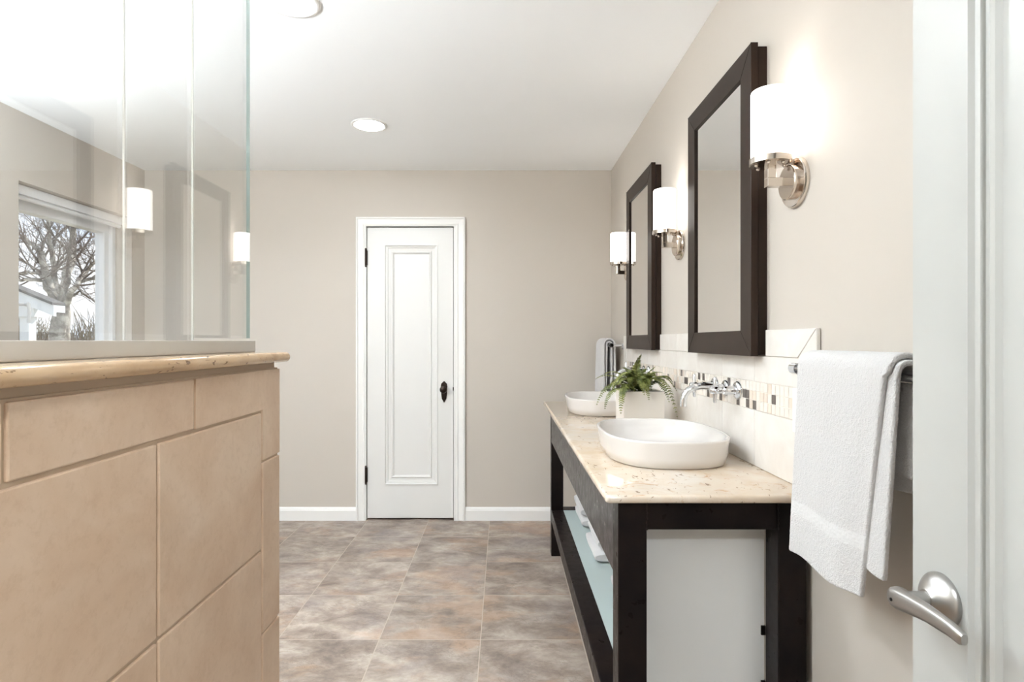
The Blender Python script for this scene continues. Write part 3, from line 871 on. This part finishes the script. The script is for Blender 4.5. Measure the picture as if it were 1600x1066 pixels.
# ------------------------------------------------------------------ sconces
def sconce(y, label):
    xs, zp = 0.685, 1.656
    r = empty('wall_sconce', (XR, y, zp), label, 'wall lamp', 'nickel sconces beside the mirrors')
    MB().lathe([(.063, 0), (.063, .010), (.061, .013), (.044, .014), (.044, .026), (.042, .028), (.002, .028)], (XR - .0003, y, zp), (-1, 0, 0), 48).build('backplate', M['nickel'], r, smooth=40)
    b = MB().bbox(xs - .011, XR - .026, y - .011, y + .011, zp - .011, zp + .011, .0012).bbox(xs - .011, xs + .011, y - .011, y + .011, zp + .0105, 1.703, .0012)
    b.build('arm', M['nickel'], r)
    h = MB().lathe([(.012, -.004), (.030, -.002), (.047, .0), (.0505, .001), (.0505, .016), (.047, .017)], (xs, y, 1.702), (0, 0, 1), 48)
    for k in range(6):
        a = k * math.pi / 3
        h.lathe([(.0045, 0), (.004, .003), (.001, .005)], (xs + .036 * math.cos(a), y + .036 * math.sin(a), 1.700), (0, 0, -1), 10)
    h.build('shade_holder', M['nickel'], r, smooth=40)
    MB().lathe([(.040, .0), (.0462, .001), (.0465, .004), (.0465, .168), (.0450, .172), (.0420, .172), (.0415, .167), (.0415, .010), (.002, .008)], (xs, y, 1.7175), (0, 0, 1), 48, cap0=True, cap1=True).build('glass_shade', M['shade'], r, smooth=50)
sconce(1.485, 'lit nickel sconce nearest the viewer, right of the large mirror')
sconce(2.4545, 'lit nickel sconce between the two mirrors')
sconce(3.44, 'lit nickel sconce left of the far mirror by the corner')

# ------------------------------------------------------------------ towel bars
BX, BZ = 0.674, 1.187
def towel_bar(y0, y1, posts, z, label, ext=0.012):
    r = empty('towel_bar', (XR, (y0 + y1) / 2, z), label, 'towel bar')
    b = MB().tube([(BX, y0, z), (BX, y1, z)], .0085, 20)
    b.build('bar', M['chrome'], r, smooth=40)
    for p in posts:
        q = MB().lathe([(.025, 0), (.025, .006), (.021, .010), (.0105, .014), (.0105, XR - BX - .008)], (XR - .0003, p, z), (-1, 0, 0), 28)
        q.lathe([(.0135, -.013), (.0135, .013)], (BX, p, z), (0, 1, 0), 24)
        q.build('bar_post', M['chrome'], r, smooth=40)
towel_bar(0.74, 1.345, (0.76, 1.330), BZ, 'chrome towel bar holding the hand towel beside the open door')
towel_bar(3.600, 3.985, (3.615, 3.970), 1.222, 'short chrome towel bar in the back corner above the far sink')

# ------------------------------------------------------------------ hanging towels
def drape(name, mats, yc0, yc1, z_top, front_z, back_z, rad, label, seed, nearfn=None, thick=.009, bx=BX, amp=.004):
    """towel folded over a bar: v runs front hem -> over bar -> back hem, u runs along the bar"""
    NU, NF, NO, NBk = 34, 64, 12, 40
    prof = []
    zb = z_top - rad
    for k in range(NF): 
        t = k / NF; z = front_z + (zb - front_z) * t; prof.append((bx - rad, z, 0, 1 - t))
    for k in range(NO + 1):
        a = math.pi - math.pi * k / NO; prof.append((bx + rad * math.cos(a), zb + rad * math.sin(a), 1, 0))
    for k in range(1, NBk + 1):
        t = k / NBk; prof.append((bx + rad, zb + (back_z - zb) * t, 2, t))
    vs = []; fs = []; ms = []
    for (x, z, side, t) in prof:
        for i in range(NU + 1):
            u = i / NU
            ya, yb = (nearfn(side, t) if nearfn else (yc0, yc1))
            y = ya + (yb - ya) * u
            w = mnoise.noise(Vector((u * 3.2, z * 2.0, seed))) * 2 * amp + math.sin(u * 9 + seed) * amp * .8
            fz = t if side != 1 else 0
            dx = w * (0.25 + 0.9 * fz)
            hem = .004 * math.sin(u * 7 + seed) * fz
            if side == 0: dx -= .006 * fz
            if side == 2: dx = dx * .4
            vs.append((x + dx, y, z + hem))
    n = NU + 1
    b = MB()
    bandlo, bandhi = front_z + .085, front_z + .115
    for i in range(len(prof) - 1):
        zm = prof[i][1]
        mi = 1 if (prof[i][2] == 0 and bandlo < zm < bandhi) else 0
        b.f += [(i * n + k, i * n + k + 1, (i + 1) * n + k + 1, (i + 1) * n + k) for k in range(NU)]
        b.m += [mi] * NU
    b.v = vs
    return b

def towel_obj(b, name, mats, label, cat, thick, group=None, disp=.0014):
    o = b.build(name, mats, smooth=180)
    s = o.modifiers.new('solid', 'SOLIDIFY'); s.thickness = thick; s.offset = 0
    bv = o.modifiers.new('round', 'BEVEL'); bv.width = thick * .4; bv.segments = 3; bv.limit_method = 'ANGLE'; bv.angle_limit = math.radians(50)
    sb = o.modifiers.new('sub', 'SUBSURF'); sb.levels = 1; sb.render_levels = 2
    tx = bpy.data.textures.new(name + '_pile', 'CLOUDS'); tx.noise_scale = .0035; tx.noise_depth = 2
    dm = o.modifiers.new('pile', 'DISPLACE'); dm.texture = tx; dm.strength = disp; dm.mid_level = .5
    tag(o, label, cat, group)
    return o

# near hand towel, folded lengthwise: outer layer plus an inner layer peeking out at the near edge
def near_outer(side, t):
    if side == 0: return (0.975 + .062 * t, 1.258 + .018 * t)
    if side == 1: return (0.965, 1.258)
    return (0.960, 1.262)
b = drape('hand_towel', None, .98, 1.26, 1.226, .786, .985, .030, '', 1.7, near_outer)
def near_inner(side, t):
    if side == 0: return (0.958 + .022 * t, 1.20)
    return (0.957, 1.20)
b2 = drape('hand_towel', None, .98, 1.26, 1.214, .846, 1.02, .0185, '', 4.2, near_inner, amp=.0025)
b.add(b2.v, b2.f, 0)
towel_obj(b, 'hand_towel', [M['terry'], M['band']], 'white terry hand towel hanging over the near bar beside the open door', 'towel', .0105)

# far hand towel in the corner
def far_fn(side, t):
    if side == 0: return (3.660 - .01 * t, 3.930 + .01 * t)
    if side == 1: return (3.665, 3.925)
    return (3.672, 3.920)
b = drape('hand_towel', None, 3.66, 3.93, 1.263, .80, .86, .036, '', 8.3, far_fn, amp=.004)
def far_in(side, t): return (3.668, 3.915)
b2 = drape('hand_towel', None, 3.66, 3.93, 1.245, .83, .90, .016, '', 5.1, far_in, amp=.002)
b.add(b2.v, b2.f, 0)
towel_obj(b, 'hand_towel', [M['terry'], M['band']], 'white hand towel hanging in the back corner behind the far sink', 'towel', .013)

# ------------------------------------------------------------------ folded towels on the shelf
def folded(x0, y0, y1, z0, h, label, seed, wid=0.22):
    """folded towel: rounded fold facing the room, layers visible at the near end"""
    b = MB()
    NS, NY = 40, 14
    vs = []; fs = []
    for j in range(NY + 1):
        t = j / NY
        y = y0 + (y1 - y0) * t
        e = min(1.0, min(t, 1 - t) * 9 + 0.55)
        for k in range(NS):
            a = 2 * math.pi * k / NS
            c, s = math.cos(a), math.sin(a)
            px = math.copysign(abs(c) ** .55, c) * (wid / 2) * (0.985 + .015 * e)
            pz = math.copysign(abs(s) ** .62, s) * (h / 2) * e
            w = mnoise.noise(Vector((px * 14, y * 9, seed + pz * 20))) * .0035
            vs.append((x0 + wid / 2 + px + w, y, z0 + h / 2 + pz * (1 if pz < 0 else 1) + (w if pz > 0 else 0)))
    for j in range(NY):
        for k in range(NS):
            fs.append((j * NS + k, j * NS + (k + 1) % NS, (j + 1) * NS + (k + 1) % NS, (j + 1) * NS + k))
    fs.append(tuple(range(NS))); fs.append(tuple(range(NY * NS, (NY + 1) * NS)))
    b.add(vs, fs)
    o = b.build('folded_towel', M['terry'], smooth=60)
    tag(o, label, 'towel', 'folded towels on the vanity shelf')
zs = 0.2687
folded(0.405, 2.545, 2.850, zs, .054, 'folded white towel on the glass shelf, lower of the middle pair', 1)
folded(0.418, 2.555, 2.860, zs + .0575, .052, 'folded white towel on the glass shelf, upper of the middle pair', 2)
folded(0.412, 3.025, 3.325, zs, .054, 'folded white towel on the glass shelf, lower of the far pair', 3)
folded(0.405, 3.030, 3.330, zs + .0575, .052, 'folded white towel on the glass shelf, upper of the far pair', 4)
folded(0.425, 1.880, 2.165, zs, .054, 'folded white towel on the glass shelf nearest the vanity front, at the bottom', 5)
folded(0.407, 1.885, 2.195, zs + .0575, .054, 'folded white towel peeking past the near vanity leg', 6)

# ------------------------------------------------------------------ potted fern
PX0, PX1, PY0, PY1, PZ = 0.490, 0.655, 2.350, 2.515, 1.045
pf = empty('potted_fern', ((PX0 + PX1) / 2, (PY0 + PY1) / 2, TZ1), 'green fern in a square white pot between the two sinks', 'plant')
b = MB()
fn = lambda u, v, h: (u, v, h)
z0 = TZ1 + .0005
b.rings([(PX0 + .004, PX1 - .004, PY0 + .004, PY1 - .004, z0), (PX0, PX1, PY0, PY1, z0 + .004), (PX0, PX1, PY0, PY1, PZ - .002), (PX0 + .002, PX1 - .002, PY0 + .002, PY1 - .002, PZ),
         (PX0 + .007, PX1 - .007, PY0 + .007, PY1 - .007, PZ), (PX0 + .009, PX1 - .009, PY0 + .009, PY1 - .009, PZ - .002), (PX0 + .009, PX1 - .009, PY0 + .009, PY1 - .009, PZ - .03)], fn, last=True, first=True)
b.build('pot', M['pot'], pf, bevel=.003)
MB().box(PX0 + .0095, PX1 - .0095, PY0 + .0095, PY1 - .0095, PZ - .029, PZ - .012).build('soil', M['soil'], pf)
m = Mat('fern_leaf')
c = m.ramp(m.noise(25, 3), [(0.3, s2l((58, 70, 22))), (0.5, s2l((96, 104, 42))), (0.7, s2l((146, 148, 84)))])
m.set(color=c, rough=0.5, sss=0.0)
M['fern'] = m.m
M['fern_stem'] = simple('fern_stem', (72, 78, 34), 0.5)
fr_ = random.Random(5)
FC = Vector((0.5725, 2.4325, PZ - .015))
def frond(base, mid, tip, width, npair=26):
    b = MB()
    P0, P1, P2 = Vector(base), Vector(mid), Vector(tip)
    # quadratic curve through mid
    C = P1 * 2 - (P0 + P2) * .5
    def q(t): return P0 * (1 - t) ** 2 + C * 2 * t * (1 - t) + P2 * t * t
    def dq(t): return ((C - P0) * 2 * (1 - t) + (P2 - C) * 2 * t).normalized()
    pts = [q(i / 18) for i in range(19)]
    b.tube(pts, [.0016 * (1 - i / 22) for i in range(19)], 5, mi=1)
    for i in range(npair):
        t = 0.12 + 0.86 * i / (npair - 1)
        p = q(t); d = dq(t)
        side = d.cross(Vector((0, 0, 1)))
        if side.length < .2: side = d.cross(Vector((0, 1, 0)))
        side.normalize()
        nn = side.cross(d).normalized()
        wl_ = width * (math.sin(math.pi * min(1, (0.18 + .82 * t) ** .8)) ** .75 + .12) * (0.9 + .2 * fr_.random())
        for s in (-1, 1):
            dr = (side * s + d * .38 + nn * fr_.uniform(-.28, .06)).normalized()
            lw = wl_ * .17 + .0011
            tipv = p + dr * wl_ - nn * wl_ * .18
            m1 = p + dr * wl_ * .45
            vs = [p - d * lw * .5, p + d * lw * .5, m1 + d * lw * 1.0 + nn * .001, tipv, m1 - d * lw * .9 + nn * .001]
            b.add(vs, [(0, 1, 2, 3, 4)], 0)
    o = b.build('frond', [M['fern'], M['fern_stem']], pf, fix=False)
def pxl(px, py, y): return Vector(((px - 786) / F * y, y, H - (py - 533) / F * y))
spec = [  # (mid px, mid py, tip px, tip py, depth mid, depth tip, width)
    (958, 600, 932, 634, 2.36, 2.30, .020), (962, 608, 945, 640, 2.33, 2.27, .018), (975, 606, 970, 648, 2.31, 2.27, .022),
    (962, 588, 930, 593, 2.42, 2.38, .018), (968, 583, 938, 588, 2.47, 2.47, .018), (994, 580, 1002, 553, 2.40, 2.37, .024),
    (1006, 590, 1024, 573, 2.41, 2.40, .022), (1032, 592, 1059, 655, 2.36, 2.24, .021), (1030, 588, 1058, 612, 2.44, 2.40, .018),
    (1000, 592, 1007, 618, 2.34, 2.30, .024), (985, 590, 992, 612, 2.33, 2.31, .022), (1018, 590, 1040, 606, 2.36, 2.33, .021),
    (978, 585, 958, 606, 2.38, 2.34, .021), (985, 582, 972, 575, 2.45, 2.47, .020), (1012, 586, 1036, 583, 2.49, 2.53, .019),
    (1022, 590, 1046, 592, 2.42, 2.42, .020), (972, 592, 948, 612, 2.40, 2.36, .020), (1000, 586, 1012, 590, 2.47, 2.52, .020),
    (990, 588, 984, 604, 2.36, 2.33, .020), (1010, 592, 1018, 610, 2.35, 2.32, .020), (994, 590, 990, 590, 2.48, 2.55, .018),
    (968, 596, 952, 622, 2.45, 2.45, .018), (1014, 586, 1028, 592, 2.37, 2.34, .022), (980, 592, 965, 602, 2.35, 2.32, .022),
    (975, 590, 953, 600, 2.44, 2.46, .020), (1008, 598, 1014, 626, 2.33, 2.30, .020), (978, 600, 975, 630, 2.34, 2.31, .021), (1026, 596, 1046, 630, 2.38, 2.31, .020),
    (984, 584, 966, 590, 2.34, 2.30, .022), (1004, 588, 1000, 606, 2.37, 2.34, .022), (1034, 588, 1052, 600, 2.47, 2.50, .018),
    (1002, 584, 1010, 578, 2.43, 2.44, .020), (988, 582, 982, 584, 2.40, 2.37, .020)]
for (mx_, my_, tx_, ty_, dm_, dt_, wd_) in spec:
    base = FC + Vector((fr_.uniform(-.022, .022), fr_.uniform(-.022, .022), 0))
    frond(base, pxl(mx_, my_, dm_), pxl(tx_, ty_, dt_), wd_)

# ------------------------------------------------------------------ outside the window
M['lawn'] = simple('dry_lawn', (150, 142, 116), 0.95, var=0.25)
M['siding'] = simple('white_siding', (232, 234, 236), 0.6)
M['roofing'] = simple('grey_shingle', (92, 90, 90), 0.9, var=0.2)
m = Mat('bark'); c = m.ramp(m.noise(4, 6, .65, .5), [(0.35, s2l((92, 86, 80))), (0.5, s2l((150, 143, 134))), (0.65, s2l((206, 200, 190)))]); m.set(color=c, rough=.9); M['bark'] = m.m
M['twig'] = simple('twig', (108, 96, 88), .9, var=.2)
M['scrub'] = simple('scrub', (142, 132, 116), .95, var=.3)
struct(MB().box(-45, XL - 0.2, -6, 50, -0.4, -0.3), 'ground', M['lawn'], 'dry winter lawn outside the window', 'ground')

rt = random.Random(3)
tr = empty('tree', (-9.0, 11.7, -0.3), 'bare spreading tree outside the window', 'tree')
tb = MB(); tw = MB()
def limb(p, d, L_, r0, depth, mb):
    n_ = 7
    pts = [p]; rs = [r0]
    q_ = p.copy(); dd = d.normalized()
    for i in range(n_):
        dd = (dd + Vector((rt.uniform(-1, 1), rt.uniform(-1, 1), rt.uniform(-.6, 1.0))) * (.10 if depth < 2 else .17)).normalized()
        q_ = q_ + dd * L_ / n_
        pts.append(q_.copy()); rs.append(r0 * (1 - .6 * (i + 1) / n_))
    mb.tube(pts, rs, 10 if depth == 0 else (7 if depth < 3 else 4), caps=depth > 0)
    if depth >= 4: return
    kids = (3, 4, 5, 4, 4)[depth] if depth else 0
    for _ in range(kids):
        i = rt.randint(2, n_)
        ax = (pts[min(i, n_)] - pts[i - 1]).normalized()
        side = Vector((rt.uniform(-1, 1), rt.uniform(-1, 1), rt.uniform(-.4, .8)))
        nd = (ax * .75 + side.normalized() * .8).normalized()
        limb(pts[i], nd, L_ * rt.uniform(.45, .68), max(rs[i] * .6, .004), depth + 1, tw if depth + 1 >= 3 else tb)
def pt_(px, py, y): return pxl(px, py, y)
T0 = pt_(92, 545, 11.7); T0.z = -0.3
tb.tube([T0, pt_(92, 540, 11.7), pt_(94, 510, 11.7), pt_(97, 488, 11.7), pt_(98, 470, 11.7)], [.26, .185, .165, .15, .10], 14)
limbs = [((92, 490), (74, 440), (62, 395), (40, 372), .15), ((95, 490), (86, 430), (79, 380), (76, 330), .11), ((99, 480), (104, 440), (112, 385), (120, 330), .17),
         ((100, 480), (118, 445), (140, 420), (165, 395), .10), ((100, 478), (124, 442), (150, 432), (180, 430), .08), ((92, 478), (66, 440), (40, 436), (15, 440), .09),
         ((92, 482), (64, 428), (44, 425), (20, 428), .08), ((99, 470), (125, 455), (140, 468), (160, 482), .05)]
for pts4 in limbs:
    pr = [pt_(a, b_, 11.7 + rt.uniform(-.3, .3) * k) for k, (a, b_) in enumerate(pts4[:4])]
    r0 = pts4[4] * .62
    # densify
    path = []
    for i in range(3):
        for k in range(4):
            path.append(pr[i].lerp(pr[i + 1], k / 4) + Vector((rt.uniform(-.02, .02), rt.uniform(-.05, .05), rt.uniform(-.02, .02))))
    path.append(pr[3])
    rs = [r0 * (1 - .6 * i / 12) for i in range(13)]
    tb.tube(path, rs, 9)
    for i in (4, 5, 6, 7, 8, 9, 10, 11, 12):
        ax = (path[i] - path[i - 1]).normalized()
        for _ in range(1):
            nd = (ax * .6 + Vector((rt.uniform(-1, 1), rt.uniform(-1, 1), rt.uniform(-.4, .9))).normalized() * .85)
            limb(path[i], nd, rt.uniform(.7, 1.4), max(.006, rs[i] * .4), 2, tw)
tb.build('trunk', M['bark'], tr, smooth=60)
tw.build('twigs', M['twig'], tr)

# neighbouring porch: sloping roof with white fascia, post
ph = empty('porch', (-7.4, 8.4, -0.3), 'white neighbouring porch with sloping roof beyond the window', 'porch')
b = MB()
y_ = 8.4
A = pxl(-60, 418, y_); Bp = pxl(84, 477, y_)
dv = (Bp - A)
up = Vector((0, 0, .14))
def slab(mb, a, c, t0, t1, yd0, yd1):
    vs = []
    for yy in (yd0, yd1):
        for p, dz in ((a, t0), (c, t0), (c, t1), (a, t1)):
            vs.append((p.x * 1.0, p.y + yy, p.z + dz))
    mb.add(vs, [(0, 1, 2, 3), (7, 6, 5, 4), (0, 4, 5, 1), (1, 5, 6, 2), (2, 6, 7, 3), (3, 7, 4, 0)])
slab(b, A, Bp, -.16, 0, 0, .05); b.build('fascia', M['siding'], ph)
b = MB(); slab(b, A, Bp, 0.001, .04, -.03, .22); b.build('porch_roof', M['roofing'], ph)
b = MB(); slab(b, A, Bp, -.10, -.002, .05, .22); b.build('soffit', M['siding'], ph)
b = MB(); px_ = pxl(42, 500, 8.55); b.bbox(px_.x - .07, px_.x + .07, 8.5, 8.64, -.3, 1.62, .008); b.bbox(px_.x - .16, px_.x + .16, 8.47, 8.67, 1.60, 1.78, .01); b.build('post', M['siding'], ph)
# scrub hedge in the distance
rs_ = random.Random(9)
b = MB()
for i in range(2400):
    y = rs_.uniform(16.5, 25)
    px = rs_.uniform(-40, 230)
    p = pxl(px, 0, y); p.z = -0.3
    hgt = rs_.uniform(.8, 3.2) * (0.75 + .35 * mnoise.noise(Vector((px * .02, y * .2, 0))))
    tip = p + Vector((rs_.uniform(-1.3, 1.3), rs_.uniform(-1.0, 1.0), hgt))
    midp = p.lerp(tip, .5) + Vector((rs_.uniform(-.3, .3), rs_.uniform(-.3, .3), rs_.uniform(-.2, .3)))
    b.tube([p, midp, tip], [.03, .02, .006], 4, caps=False)
o = b.build('scrub', M['scrub'])
tag(o, 'leafless grey brown scrub behind the bare tree', 'shrubs', kind='stuff')
